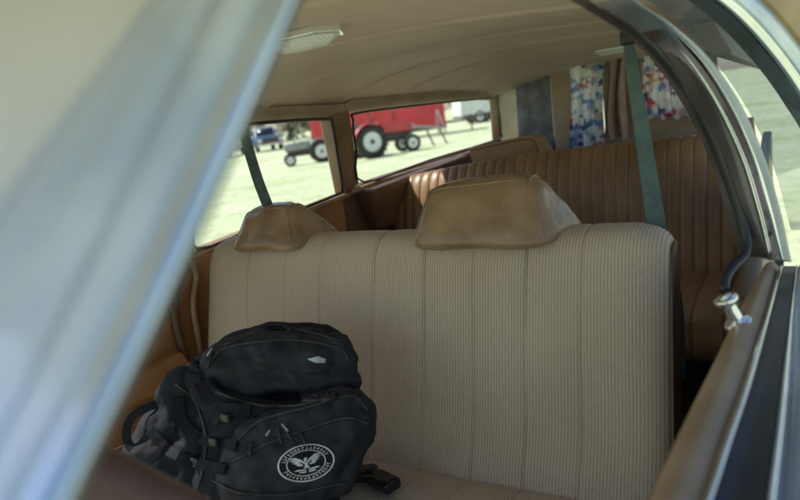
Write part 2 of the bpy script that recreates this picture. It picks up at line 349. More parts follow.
# upright padded box standing behind the left end of the third row
yb = 2.78
bq = [hit(x, y, 1, yb) for x, y in ((468,149),(532,137),(552,170),(486,215))]
bn = prism('side_bin', bq, (0,.16,.0), 'vinyl', car, .012)
tube('bin_edge', [bq[0]+Vector((0,-.002,0)), bq[0].lerp(bq[1],.5)+Vector((0,-.002,0)), bq[1]+Vector((0,-.002,0)), bq[1].lerp(bq[2],.5)+Vector((0,-.002,0)), bq[2]+Vector((0,-.002,0))], .006, 'vinyl_tan', bn, n=3)
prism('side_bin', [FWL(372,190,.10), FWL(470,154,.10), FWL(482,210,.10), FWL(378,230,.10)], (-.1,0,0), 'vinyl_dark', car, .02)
prism('floor', [(-.74,-.4,.26),(.78,-.4,.26),(.78,3.8,.26),(-.74,3.8,.26)], (0,0,-.03), 'carpet', car, 0)
YR = 3.70
def RW(px, py, y=YR): return hit(px, py, 1, y)
def rear(name, poly, mt, y=YR, th=.03, bevel=.006): return prism(name, [RW(a, b, y) for a, b in poly], (0, th, 0), mt, car, bevel)
zs = .97
prism('tailgate', [(-.74,YR+.03,.26),(.70,YR+.03,.26),(.66,YR+.03,zs),(-.74,YR+.03,zs)], (0,.04,0), 'beige', car, .006)
prism('tailgate_header', [(-.66,YR+.03,1.30),(.66,YR+.03,1.30),(.66,YR+.03,1.40),(-.66,YR+.03,1.40)], (0,.04,0), 'beige', car, .006)
rear('rear_corner_trim', [(515,82),(549,72),(556,170),(520,170)], 'darkpanel', YR-.04)
rear('rear_post', [(549,70),(570,66),(577,170),(557,170)], 'beige', YR-.06)
rear('rear_post', [(600,60),(641,48),(646,150),(608,170)], 'beige', YR-.02)
rear('rear_post', [(690,45),(716,42),(726,200),(698,200)], 'beige', YR-.02)
raw('rear_glass', [(-.6,YR+.05,zs),(.60,YR+.05,zs),(.60,YR+.05,1.3),(-.6,YR+.05,1.3)], [(0,1,2,3)], 'glass', car, False)
rear('rear_panel', [(640,116),(700,108),(704,150),(645,155)], 'beige', YR-.03)
def curtain(label, x0, x1, y0, y1, y, folds, mt):
    a, b, c_, d_ = RW(x0, y0, y), RW(x1, y0, y), RW(x1, y1, y), RW(x0, y1, y)
    def fn(u, v):
        p = a.lerp(b, u).lerp(d_.lerp(c_, u), v)
        p = p + Vector((.008*math.sin(v*5+u*3), .028*math.sin(u*folds*2*math.pi + .8*math.sin(v*3)) * (.6+.4*v) + .006*math.sin(u*37), .008*math.sin(u*folds*2*math.pi)*v)); return p
    o = grid_mesh('curtain', fn, folds*18, 24, mt); o['label'] = label; o['category'] = 'curtain'; 
    return o
curtain('printed blue and white curtain hanging left of the rear window', 569, 604, 64, 168, YR-.10, 3, 'print')
curtain('narrow plain mauve brown curtain beside the green seat belt', 606, 626, 54, 138, YR-.13, 2, 'mauve')
curtain('short red, white and blue printed curtain across the rear window behind the third row', 640, 694, 44, 118, YR-.08, 4, 'print2')
# ---- bench seats
def bench(name, x0, x1, prof, seams, groove, puff, mt, parent, endr=.05, nx=420, gw=.004, endk=.7, zf=None):
    pr = cr([Vector((0,a,b)) for a, b in prof], 7, True); n = len(pr)
    cen = sum(pr, Vector())/n; nor = []
    for i in range(n):
        t = pr[(i+1)%n]-pr[i-1]; q = Vector((0, t.z, -t.y)).normalized()
        if q.dot(pr[i]-cen) < 0: q = -q
        nor.append(q)
    vs, fs = [], []; sm = sorted([x0]+seams+[x1])
    for i in range(nx+1):
        x = x0+(x1-x0)*i/nx
        de = min(x-x0, x1-x); e = 0 if de > endr else endr*endk*(1-math.sqrt(max(0, 1-((endr-de)/endr)**2)))
        ds = min([abs(x-s) for s in seams]); off = -groove*math.exp(-(ds/gw)**2)
        for k in range(len(sm)-1):
            if sm[k] <= x <= sm[k+1]:
                t = (x-sm[k])/(sm[k+1]-sm[k]); off += puff*math.sin(math.pi*t)**.6; break
        for j in range(n):
            p = pr[j]; wv = .004*noise.noise(Vector((x*5, p.y*5, p.z*5))) + .0015*noise.noise(Vector((x*18, p.y*9, p.z*9)))
            q = Vector((x, p.y, p.z))+nor[j]*(off-e+wv)
            if zf: q.z += zf(x)*max(0, (q.z-.5)/.5)
            vs.append(q)
    for i in range(nx):
        for j in range(n): fs.append((i*n+j, i*n+(j+1)%n, (i+1)*n+(j+1)%n, (i+1)*n+j))
    fs.append(tuple(range(n))); fs.append(tuple(range((nx+1)*n-1, nx*n-1, -1)))
    o = raw(name, vs, fs, mt, parent)
    return o, pr, nor
YS = 1.30
x_l = hit(206, 258, 1, YS).x; x_r = hit(668, 250, 1, YS).x
seam_px = [247, 283, 320, 372, 422, 472, 524, 580]
seams = [hit(p, 300, 1, 1.25).x for p in seam_px]
prof = [(1.13,.40),(1.19,.55),(1.245,.75),(1.280,.87),(1.312,.920),(1.36,.935),(1.41,.925),(1.435,.88),(1.42,.7),(1.35,.5),(1.29,.36),(1.18,.34)]
ms_root, pr, nor = bench('bench_seat', x_l, x_r, prof, seams, .0032, .0020, 'fabric', car, endr=.08, endk=.55, gw=.0035)
ms_root['label'] = 'second row bench seat in ribbed tan fabric with twin headrests'
def endloop(x, off): return [Vector((x, p.y, p.z))+n*off for p, n in zip(pr, nor)]
tube('end_piping', endloop(x_r-.004, -.035), .003, 'vinyl_tan', ms_root, closed=True, n=1)
tube('end_piping', endloop(x_l+.004, -.035), .003, 'vinyl_tan', ms_root, closed=True, n=1)
lp = endloop(x_r-.002, -.037); raw('side_panel', lp+[p+Vector((.006,0,0)) for p in lp], [tuple(range(len(lp))), tuple(range(2*len(lp)-1,len(lp)-1,-1))]+[(i,(i+1)%len(lp),(i+1)%len(lp)+len(lp),i+len(lp)) for i in range(len(lp))], 'vinyl_dark', ms_root, True, .003)
for s in seams:
    pts = [Vector((s, p.y, p.z))+n*(-.0022) for p, n in zip(pr, nor)]
    tube('seam_piping', pts, .0011, 'piping', ms_root, ns=6, closed=True, n=1)
cprof = [(.62,.30),(.60,.38),(.64,.43),(.80,.445),(1.0,.435),(1.14,.42),(1.18,.38),(1.18,.30),(.9,.28)]
bench('seat_cushion', x_l, x_r, cprof, seams, .003, .004, 'fabric', ms_root)
def headrest(fpx, zt, p_):
    a, b = fpx; A = hit(a, 238, 1, 1.285).x; B = hit(b, 235, 1, 1.285).x; 
    zb = .908; y0, y1 = 1.258, 1.475
    v = [Vector(q) for q in [(A,y0,zb),(B,y0,zb),(B+.035,y1,zb),(A-.01,y1,zb), (A+.034,y0+.060,zt-.004),(B-.045,y0+.060,zt+.004),(B-.055,y1-.085,zt+.004),(A+.034,y1-.085,zt-.004)]]
    def tri(u, v_, w_):
        x0_ = v[0].lerp(v[1], u); x1_ = v[3].lerp(v[2], u); x2_ = v[4].lerp(v[5], u); x3_ = v[7].lerp(v[6], u)
        return x0_.lerp(x1_, v_).lerp(x2_.lerp(x3_, v_), w_)
    bm = bmesh.new(); bmesh.ops.create_cube(bm, size=2); bmesh.ops.subdivide_edges(bm, edges=list(bm.edges), cuts=27, use_grid_fill=True)
    for q in bm.verts:
        d = q.co.copy()
        ln = (abs(d.x)**p_+abs(d.y)**p_+abs(d.z)**p_)**(1/p_); d = d/ln
        cr_ = (1-abs(d.x)**4)*(1-abs(d.z)**4)
        c_ = tri(.5+.5*d.x, .5+.5*d.y, .5+.5*d.z)
        if d.y < -.5: c_.y -= .016*cr_
        if d.z > .5: c_.z += .008*(1-d.x**4)*(1-d.y**4)
        if d.x > .5: c_.x += .010*(1-d.y**4)*(1-d.z**4)
        q.co = c_
    bm.normal_update()
    for q in bm.verts:
        q.co += q.normal*(.005*noise.noise(q.co*9)+.003*(abs(noise.noise(q.co*22))-.2)+.0008*noise.noise(q.co*70))
    me = bpy.data.meshes.new('headrest'); bm.to_mesh(me); bm.free()
    o = link('headrest', me, ms_root, 'headvinyl')
    bv = BVHTree.FromPolygons([x.co.copy() for x in me.vertices], [tuple(p.vertices) for p in me.polygons])
    for uu in (.02, .98):
        pts = []
        for vv, ww in ((.04,.06),(.02,.3),(.02,.6),(.03,.93),(.3,.98),(.6,.98),(.95,.94),(.98,.5),(.96,.08)):
            pts.append(bv.find_nearest(tri(uu, vv, ww))[0])
        tube('headrest_piping', pts, .0032, 'headvinyl', o, n=5)
    pts = [bv.find_nearest(tri(uu, .02, .97))[0] for uu in (.03,.2,.4,.6,.8,.97)]
    tube('headrest_piping', pts, .0028, 'headvinyl', o, n=5)
    for xx in (.35, .65):
        X = A+(B-A)*xx; tube('headrest_post', [(X,1.365,.90),(X,1.365,.95)], .007, 'chrome', o)
    return o
headrest((413, 551), 1.050, 9)
headrest((233, 296), 1.020, 7)
tp = [(2.36,.50),(2.40,.70),(2.45,.90),(2.49,.985),(2.53,1.0),(2.59,.98),(2.60,.85),(2.56,.5)]
xs0, xs1 = -.72, .72
sm3 = [xs0+.03+i*.044 for i in range(1, 32)]
def zf3(x):
    t = min(1, max(0, (x-.15)/(-.85))); return -.060*t*t*(1.6-.6*t) + .012*max(0, x)
t3, pr3, nor3 = bench('bench_seat', xs0, xs1, tp, sm3, .004, .005, 'vinyl3', car, endr=.06, gw=.003, zf=zf3)
t3['label'] = 'third row bench seat in pleated brown vinyl'
tc3 = [(1.95,.40),(1.93,.50),(1.98,.55),(2.2,.56),(2.40,.54),(2.42,.42),(2.2,.36)]
bench('seat_cushion', xs0, xs1, tc3, sm3[::2], .005, .004, 'vinyl3', t3)
# ---- seat belts
strap('seat_belt', [P(628,38,1.25), P(634,80,1.27), P(642,130,1.29), P(651,190,1.32), P(659,240,1.35), P(668,275,1.40), P(675,320,1.46), P(677,380,1.5)], (.020,.040), 'belt', car, side=R1)
bb = P(628,36,1.25); box('belt_anchor', bb-Vector((.014,.012,.016)), bb+Vector((.014,.012,.010)), 'blackplastic', car, .005)
strap('seat_belt', [P(240,112,1.9), P(246,140,1.9), P(258,180,1.86), P(270,212,1.82), P(276,235,1.80)], .030, 'belt', car, side=R1)
# ---- near side: rear door frame seen from outside
DD = [.66,.76,.82,.92,1.0,1.06,1.10,1.12,1.14]
ca = [(482,-110),(564,-28),(606,0),(645,27),(679,62),(708,108),(732,160),(748,212),(758,250)]
cb = [(495,-122),(576,-36),(616,0),(655,27),(690,62),(719,108),(743,160),(759,212),(770,258)]
cc = [(501,-127),(583,-41),(623,0),(662,28),(697,62),(727,108),(751,160),(767,212),(778,259)]
ce = [(505,-130),(587,-45),(628,0),(667,28),(702,61),(732,107),(756,160),(772,212),(783,260)]
cd_ = [(512,-135),(594,-49),(636,0),(675,26),(711,60),(742,106),(765,158),(781,212),(792,262)]
def cur(c, dz=0): return [P(x, y, d+dz) for (x, y), d in zip(c, DD)]
V = (-.035,.012,0)
df = band('rear_door_frame', cur(ca), cur(cb), V, 'greyframe', car, bulge=.004)
band('frame_seal', cur(cb,-.003), cur(cc,-.008), V, 'rubber', df, bulge=.002)
band('chrome_strip', cur(cc,-.012), cur(ce,-.012), V, 'chrome', df, bulge=.004)
band('frame_face', cur(ce,-.014), cur(cd_,+.0), V, 'skytint_steel2', df, bulge=.004)
tube('chrome_bead', cur(cb,-.006), .0018, 'chrome', df, n=6)
tube('inner_seal', [P(x, y, d) for (x, y, d) in ((602,4,.85),(645,38,.96),(685,88,1.06),(716,148,1.11),(737,205,1.13),(746,236,1.13),(745,254,1.12),(734,266,1.10),(726,278,1.08),(724,290,1.06))], .0085, 'rubber', car)
qd = [.9,1.0,1.12,1.25,1.4,1.5]
qa = [(614,-20),(676,20),(715,62),(749,112),(773,165),(791,230)]
qb = [(672,-30),(730,10),(772,55),(803,100),(828,150),(840,230)]
qc = [(682,-36),(742,4),(784,50),(815,96),(840,148),(853,230)]
qe = [(698,-46),(760,-6),(802,42),(834,90),(860,144),(875,230)]
qf = [(760,-90),(830,-40),(880,20),(910,70),(935,130),(950,230)]
def qc_(c, dz=0): return [P(x, y, d+dz) for (x, y), d in zip(c, qd)]
A_, B_ = cr(qc_(qa), 6), cr(qc_(qb), 6)
raw('quarter_glass', A_+B_, [(i,i+1,i+1+len(A_),i+len(A_)) for i in range(len(A_)-1)], 'glass2', car)
band('quarter_chrome', qc_(qb,-.004), qc_(qc,+.02), V, 'chrome', car, bulge=.006)
band('drip_rail', qc_(qc,-.0), qc_(qe,+.05), V, 'skytint_steel', car, bulge=.004)
band('roof_side', qc_(qe,+.02), qc_(qf,+.12), V, 'vinyl_tan', car, bulge=.004)  # tan colour stands in for a brownish reflection along the roof side
ZS = .86
def SL(px, py, z=ZS): return hit(px, py, 2, z)
s1 = [(615,580),(648,500),(680,430),(712,365),(741,305),(764,266)]
s2 = [(668,580),(702,500),(722,440),(744,380),(765,315),(779,266)]
s3 = [(680,580),(712,500),(732,440),(752,380),(770,315),(783,266)]
s4 = [(760,580),(768,500),(776,440),(783,380),(790,315),(796,266)]
s5 = [(768,580),(775,500),(782,440),(788,380),(793,315),(798,266)]
s6 = [(840,580),(835,500),(828,440),(820,380),(814,315),(808,266)]
def sc(c, z): return [SL(x, y, z) for x, y in c]
nd = band('door_sill_pad', sc(s1,ZS), sc(s2,ZS), (0,0,-.05), 'vinyl_tan', car, bulge=.010)
nd['label'] = 'brown padded sill along the top of the near rear door'
band('sill_chrome', sc(s2,ZS+.006), sc(s3,ZS+.008), (0,0,-.05), 'chrome', car, bulge=.002)
band('window_slot', sc(s3,ZS-.012), sc(s4,ZS-.010), (0,0,-.05), 'rubber', car, bulge=.0, bevel=0)
band('sill_chrome', sc(s4,ZS+.002), sc(s5,ZS+.002), (0,0,-.05), 'chrome', car, bulge=.002)
band('outer_sill', sc(s5,ZS-.002), sc(s6,ZS-.006), (0,0,-.05), 'skytint_steel2', car, bulge=.004)
q5 = sc(s6, ZS-.012); prism('door_skin', [q5[0], q5[-1], q5[-1]+Vector((.06,0,-.5)), q5[0]+Vector((.06,0,-.5))], (-.01,0,0), 'cream', car, .003)
q1 = sc(s1, ZS-.02); Q = cr(q1, 4)
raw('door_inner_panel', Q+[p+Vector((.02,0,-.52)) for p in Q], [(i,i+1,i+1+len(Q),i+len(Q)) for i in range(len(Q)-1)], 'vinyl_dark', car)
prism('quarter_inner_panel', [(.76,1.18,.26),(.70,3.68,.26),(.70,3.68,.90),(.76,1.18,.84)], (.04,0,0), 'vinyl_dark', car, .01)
prism('rear_side_rail', [(.70,1.6,1.25),(.68,3.7,1.2),(.66,3.7,1.31),(.66,1.6,1.33)], (.04,0,0), 'beige', car, .01)
k0 = SL(738,323,ZS+.004); tip = P(725,298, (k0-C).dot(FW_)-.005)
ax = (tip-k0)
lk = tube('lock_knob', [k0, k0+ax*.3, k0+ax*.6, k0+ax*.72, k0+ax*.80, k0+ax*.90, k0+ax*1.0, k0+ax*1.06, k0+ax*1.08], [.0105,.0095,.0085,.0085,.0145,.0165,.0160,.010,.003], 'chrome', car, ns=24, n=3)
tube('knob_collar', [k0-ax*.10, k0+ax*.02, k0+ax*.10, k0+ax*.14], [.018,.019,.016,.011], 'chrome', lk, ns=24, n=3)
# ---- window frame of the front door (left of the picture)
def fd(c, dz=0): return [P(x, y, d+dz) for x, y, d in c]
g1 = [(48,560,.20),(65,500,.21),(180,258,.26),(292,0,.31),(335,-100,.33)]
g2 = [(-5,560,.205),(18,500,.215),(140,258,.268),(258,0,.32),(300,-100,.34)]
g3 = [(-60,560,.22),(-35,500,.23),(92,258,.283),(215,0,.335),(258,-100,.355)]
g4 = [(-190,560,.27),(-160,500,.28),(-40,258,.335),(150,0,.385),(200,-100,.405)]
g5 = [(-440,420,.30),(-400,360,.32),(-170,160,.37),(20,-80,.43),(90,-180,.45)]
fv = FW_*.012
ff = band('front_door_frame', fd(g1), fd(g2), fv, 'skytint_chrome', car, bulge=.007, K=14, bevel=0)
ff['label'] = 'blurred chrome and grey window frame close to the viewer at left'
band('frame_channel', fd(g2), fd(g3), fv, 'skytint_steel', ff, bulge=.005, K=14, bevel=0)
tube('frame_bead', fd([(x+2,y,d-.002) for x, y, d in g3]), .0030, 'skytint_chrome', ff)
band('frame_face', fd(g3), fd(g4), fv, 'skytint_steel', ff, bulge=.006, flutes=3)  # flutes added to brighten the frame with streaks of sky
band('frame_outer_edge', fd(g4), fd(g5), fv, 'cream', ff, bulge=.006)
tube('frame_rubber', fd([(x+4,y,d+.008) for x, y, d in g1]), .003, 'greyframe', ff)
# ---- pillow helper
def pillow(name, outl, D, T, mt, parent, Tb=None, p=2.6, kx=0, ky=0, nz=.004, nf=14, K=14, seed=0, dirv=None):
    cx = sum(a for a, b in outl)/len(outl); cy = sum(b for a, b in outl)/len(outl)
    def dep(x, y): return D + kx*(x-cx)/F + ky*(y-cy)/F
    o3 = cr([P(x, y, dep(x, y)) for x, y in outl], 8, True); c = P(cx, cy, D); n = (C-c).normalized() if dirv is None else dirv
    Tb = T*.6 if Tb is None else Tb
    vs, fs = [], []; m_ = len(o3)
    for side, TT in ((1, T), (-1, Tb)):
        for k in range(K+1):
            a = math.pi/2*k/K; s = math.cos(a); h = (1-s**p)**(1/p) if s < 1 else 0
            for q in o3: vs.append(c+(q-c)*s + n*side*TT*h)
    st = (K+1)*m_
    for b_ in (0, st):
        for k in range(K):
            for j in range(m_): fs.append((b_+k*m_+j, b_+k*m_+(j+1)%m_, b_+(k+1)*m_+(j+1)%m_, b_+(k+1)*m_+j))
    me = bpy.data.meshes.new(name); me.from_pydata([tuple(v) for v in vs], [], fs)
    bm = bmesh.new(); bm.from_mesh(me); bmesh.ops.remove_doubles(bm, verts=bm.verts, dist=.0006); bmesh.ops.recalc_face_normals(bm, faces=bm.faces)
    bm.normal_update()
    of = Vector((seed*3.1, seed*1.7, 0))
    for v in bm.verts:
        q = v.co*nf+of
        v.co += v.normal*(nz*2.2*(abs(noise.noise(q))-.25) + nz*.8*noise.noise(q*2.6) + nz*.45*(abs(noise.noise(q*6))-.2))
    bm.to_mesh(me); bm.free()
    return link(name, me, parent, mt)
pillow('front_seat', [(20,420),(60,425),(110,447),(165,475),(215,508),(225,560),(120,600),(0,580),(-20,480)], .62, .05, 'maroon', car, kx=.1, nz=.002)
# ================================================================== BACKPACK
bpbase = P(250, 535, 1.42)
bp = thing('backpack', 'large black nylon backpack with a round white emblem slumped on the tan bench seat', 'backpack', bpbase)
body = pillow('main_compartment', [(212,346),(240,330),(280,321),(325,327),(350,338),(357,372),(354,410),(345,455),(335,505),(300,550),(200,552),(120,535),(100,500),(118,458),(148,412),(184,370)], 1.46, .09, 'black', bp, Tb=.06, ky=-.10, nz=.009, nf=10, K=22)
topp = pillow('top_pocket', [(205,350),(240,334),(292,328),(345,338),(357,366),(353,388),(310,392),(262,398),(228,396),(202,382)], 1.395, .030, 'black2', bp, ky=-.3, nz=.009, seed=2, K=22, p=3.2)
side = pillow('side_panel', [(172,376),(200,364),(222,392),(232,430),(215,480),(190,520),(140,522),(112,492),(128,452),(150,408)], 1.37, .035, 'black', bp, ky=-.2, nz=.010, nf=13, seed=3, K=22)
mid = pillow('front_panel', [(205,378),(240,392),(290,400),(345,390),(362,410),(360,450),(345,490),(310,530),(220,535),(190,505),(200,450),(196,410)], 1.35, .055, 'black', bp, ky=-.2, nz=.009, seed=4, K=22)
frt = pillow('front_pocket', [(236,428),(262,412),(305,400),(348,388),(370,400),(378,418),(368,450),(348,490),(322,500),(275,504),(228,508),(214,480),(222,450)], 1.30, .045, 'black2', bp, ky=-.2, nz=.008, seed=5, p=2.4, K=22)
bvs = []
for o in (body, topp, side, mid, frt):
    bvs.append(BVHTree.FromPolygons([v.co.copy() for v in o.data.vertices], [tuple(p.vertices) for p in o.data.polygons]))
def on(px, py, lift=.002):
    d = ray(px, py).normalized(); best = None
    for b in bvs:
        h = b.ray_cast(C, d)
        if h[0] is not None and (best is None or h[3] < best[1]): best = (h[0], h[3], h[1])
    if best is None: return P(px, py, 1.36)
    return best[0] - d*lift
def zipper(name, pts, r=.0032, mt='zip', parent=bp, lift=.001):
    q = cr([Vector((a, b, 0)) for a, b in pts], 8); return tube(name, [on(v.x, v.y, lift) for v in q], r, mt, parent, ns=8, n=1)
zipper('zipper', [(208,366),(222,350),(250,343),(295,340),(338,348),(350,362)])
zipper('zipper', [(240,438),(262,420),(305,408),(350,396),(368,410)])
zipper('zipper', [(232,462),(262,446),(300,432),(345,418),(370,424)])
zipper('zipper', [(216,392),(252,404),(292,406),(330,398)])
zipper('seam_piping', [(176,384),(196,402),(206,440),(200,480),(186,510)], .003, 'blackplastic')
zipper('seam_piping', [(225,345),(262,330),(300,330),(345,342)], .0028, 'blackplastic')
zipper('seam_piping', [(212,480),(240,492),(290,494),(345,482)], .0026, 'blackplastic')
def puller(px, py, dx, dy):
    a = on(px, py, .006); b = on(px+dx, py+dy, .010); tube('zipper_pull', [a, a.lerp(b,.5), b], [.003,.0022,.0045], 'blackplastic', bp, n=3)
for a in ((212,352,-4,16),(278,428,4,16),(284,426,8,14),(252,442,-2,14),(300,432,6,12)): puller(*a)
for a, b in (((270,430),(266,436)), ((282,424),(288,431)), ((212,348),(207,356))):
    tube('cord_tip', [on(*a,.010), on(*b,.010)], .0022, 'greypaint', bp)
def wstrap(name, pts, w, lift=.004, mt='black'):
    q = cr([Vector((a, b, 0)) for a, b in pts], 5); return strap(name, [on(v.x, v.y, lift) for v in q], w, mt, bp, .0018, n=1)
wstrap('compression_strap', [(197,372),(205,395),(222,408),(250,410)], .024, .006)
wstrap('compression_strap', [(178,398),(184,425),(205,440),(236,446)], .022, .007)
wstrap('compression_strap', [(150,430),(168,450),(195,462),(225,470)], .020, .007)
wstrap('shoulder_strap', [(200,362),(192,378),(205,402),(222,420)], .03, .010, 'black2')
tube('grab_handle', [on(262,332,.002), on(268,327,.012), on(275,325,.018), on(284,326,.012), on(291,332,.002)], .005, 'black2', bp, flat=.5)
strap('loose_strap', [P(165,402,1.38), P(146,408,1.36), P(130,420,1.35), P(127,440,1.35), P(140,458,1.34), P(150,470,1.34)], .018, 'black', bp)
for x, y in ((226,418),(214,442),(196,462)):
    c = on(x, y, .010); box('buckle', c-Vector((.012,.006,.009)), c+Vector((.012,.006,.009)), 'blackplastic', bp, .004)
def patch(name, pts, mt, lift=.003):
    vs = [on(x, y, lift) for x, y in pts]; c = sum(vs, Vector())/len(vs); n = (C-c).normalized()*.0015
    return prism(name, vs, n, mt, bp, 0)
patch('fabric_label', [(307,359),(318,356),(326,359),(325,363),(315,363)], 'label', .004)
patch('rubber_badge', [(300,392),(322,389),(338,391),(338,400),(322,401),(302,402)], 'blackplastic', .006)
for k in range(6): zipper('badge_rib', [(305+k*5.5,392),(306+k*5.5,399)], .0012, 'zip', lift=.009)
ecx, ecy, erx, ery, et = 306, 463, 29, 18.5, math.radians(-12)
def E(x, y, lift=.004):
    X = x*erx; Y = y*ery; return on(ecx+X*math.cos(et)-Y*math.sin(et)*1, ecy+X*math.sin(et)+Y*math.cos(et), lift)
def poly_on(vlist, flist, name, mt, par, lift):
    return raw(name, [E(x, y, lift) for x, y in vlist], flist, mt, par, False, fix=False)
n = 48
dv, dfc = [(0,0)], []
for r in (.25,.5,.75,1.0):
    for i in range(n): dv.append((r*math.cos(2*math.pi*i/n), r*math.sin(2*math.pi*i/n)))
for i in range(n):
    dfc.append((0, 1+i, 1+(i+1)%n))
    for k in range(3): dfc.append((1+k*n+i, 1+(k+1)*n+i, 1+(k+1)*n+(i+1)%n, 1+k*n+(i+1)%n))
emb = poly_on(dv, dfc, 'emblem', 'black', bp, .003)
vl, fl = [], []
def ring(r0, r1):
    b = len(vl)
    for i in range(n):
        for r in (r0, r1): vl.append((r*math.cos(2*math.pi*i/n), r*math.sin(2*math.pi*i/n)))
    for i in range(n): fl.append((b+2*i, b+2*i+1, b+(2*((i+1)%n))+1, b+2*((i+1)%n)))
ring(.945, 1.0); ring(.66, .695)
def quad(pts):
    b = len(vl); vl.extend(pts); fl.append(tuple(range(b, b+len(pts))))
random.seed(3)
for a0, a1, cnt in ((200,340,15), (20,160,15)):
    for i in range(cnt):
        a = math.radians(a0+(a1-a0)*i/(cnt-1)); da = .045
        for (da0, r0, da1, r1) in random.choice([[(-da,.74,-da*.4,.88),(da*.4,.74,da,.88)], [(-da,.74,da,.775),(-da*.3,.775,da*.3,.88)], [(-da,.845,da,.88),(-da,.74,-da*.3,.845)], [(-da,.74,-da*.3,.88),(-da*.3,.79,da,.83)]]):
            quad([(r0*math.cos(a+da0), r0*math.sin(a+da0)), (r0*math.cos(a+da1), r0*math.sin(a+da1)), (r1*math.cos(a+da1), r1*math.sin(a+da1)), (r1*math.cos(a+da0), r1*math.sin(a+da0))])
for s in (-1, 1):
    quad([(s*.05,-.06),(s*.16,-.24),(s*.36,-.40),(s*.60,-.36),(s*.38,-.29),(s*.20,-.12),(s*.07,.02)])
    quad([(s*.22,-.13),(s*.39,-.27),(s*.58,-.26),(s*.42,-.18),(s*.28,-.06)])
    quad([(s*.18,-.06),(s*.30,-.10),(s*.50,-.13),(s*.36,-.03),(s*.22,.04)])
    quad([(s*.12,.03),(s*.22,.02),(s*.38,.02),(s*.26,.10),(s*.12,.12)])
    quad([(s*.04,.33),(s*.34,.28),(s*.48,.33),(s*.30,.37),(s*.04,.39)])
    quad([(s*.04,.44),(s*.24,.42),(s*.32,.46),(s*.18,.50),(s*.04,.50)])
quad([(-.05,-.08),(-.06,-.22),(-.01,-.30),(.09,-.27),(.05,-.20),(.05,-.08)])
quad([(-.06,-.05),(.06,-.05),(.05,.14),(.12,.25),(0,.28),(-.12,.25),(-.05,.14)])
poly_on(vl, fl, 'emblem_print', 'white', emb, .006)
# ---- buckles on the seat
for (px, py, rz, lab) in ((362,474,.4,'black seat belt buckle lying on the cushion closest to the backpack'), (384,482,-.3,'black seat belt buckle lying on the cushion farther from the backpack')):
    c = hit(px, py, 2, .458)
    t = thing('belt_buckle', lab, 'buckle', c, rz)
    b = box('buckle_body', (-.035,-.022,-.012), (.035,.022,.014), 'blackplastic', t, .008, local=True)
    box('release_button', (.012,-.012,.0145), (.028,.012,.018), 'rubber', b, .002, local=True)
    box('belt_stalk', (-.09,-.015,-.008), (-.036,.015,.004), 'black', t, .003, local=True)
# ================================================================== OUTSIDE
def cyl(name, c, r, w, mt, parent, ns=28, hole=0):
    prof = [(hole, -w/2), (r*.9, -w/2), (r, -w*.32), (r, w*.32), (r*.9, w/2), (hole, w/2)]
    vs, fs = [], []
    for i in range(ns):
        a = 2*math.pi*i/ns
        for q, y in prof: vs.append(Vector((c[0]+q*math.cos(a), c[1]+y, c[2]+q*math.sin(a))))
    m_ = len(prof)
    for i in range(ns):
        for k in range(m_-1): fs.append((i*m_+k, i*m_+k+1, ((i+1)%ns)*m_+k+1, ((i+1)%ns)*m_+k))
    if hole: 
        for i in range(ns): fs.append((i*m_+m_-1, i*m_, ((i+1)%ns)*m_, ((i+1)%ns)*m_+m_-1))
    return raw(name, vs, fs, mt, parent, False, 0, True)
def wheel(c, r, w, parent, rim, lugs=False):
    t = cyl('wheel', c, r, w, 'tyre', parent, hole=r*.64)
    cyl('rim', c, r*.65, w*.84, rim, t, 20); cyl('hub', (c[0], c[1], c[2]), r*.16, w*.98, 'iron', t, 12)
    if lugs:
        vs, fs = [], []
        for i in range(20):
            a = 2*math.pi*i/20
            for s in (-1, 1):
                b = len(vs); aa = a + (0.08 if s > 0 else -.07)
                for rr in (r*.98, r*1.05):
                    for (da, y) in ((-.05, 0), (.05, 0), (.17, s*w/2), (.07, s*w/2)):
                        vs.append(Vector((c[0]+rr*math.cos(aa+da), c[1]+y, c[2]+rr*math.sin(aa+da))))
                fs += [(b,b+1,b+2,b+3),(b+4,b+5,b+6,b+7)]+[(b+k,b+(k+1)%4,b+4+(k+1)%4,b+4+k) for k in range(4)]
        raw('tread', vs, fs, 'tyre', t, False, 0, True)
    return t
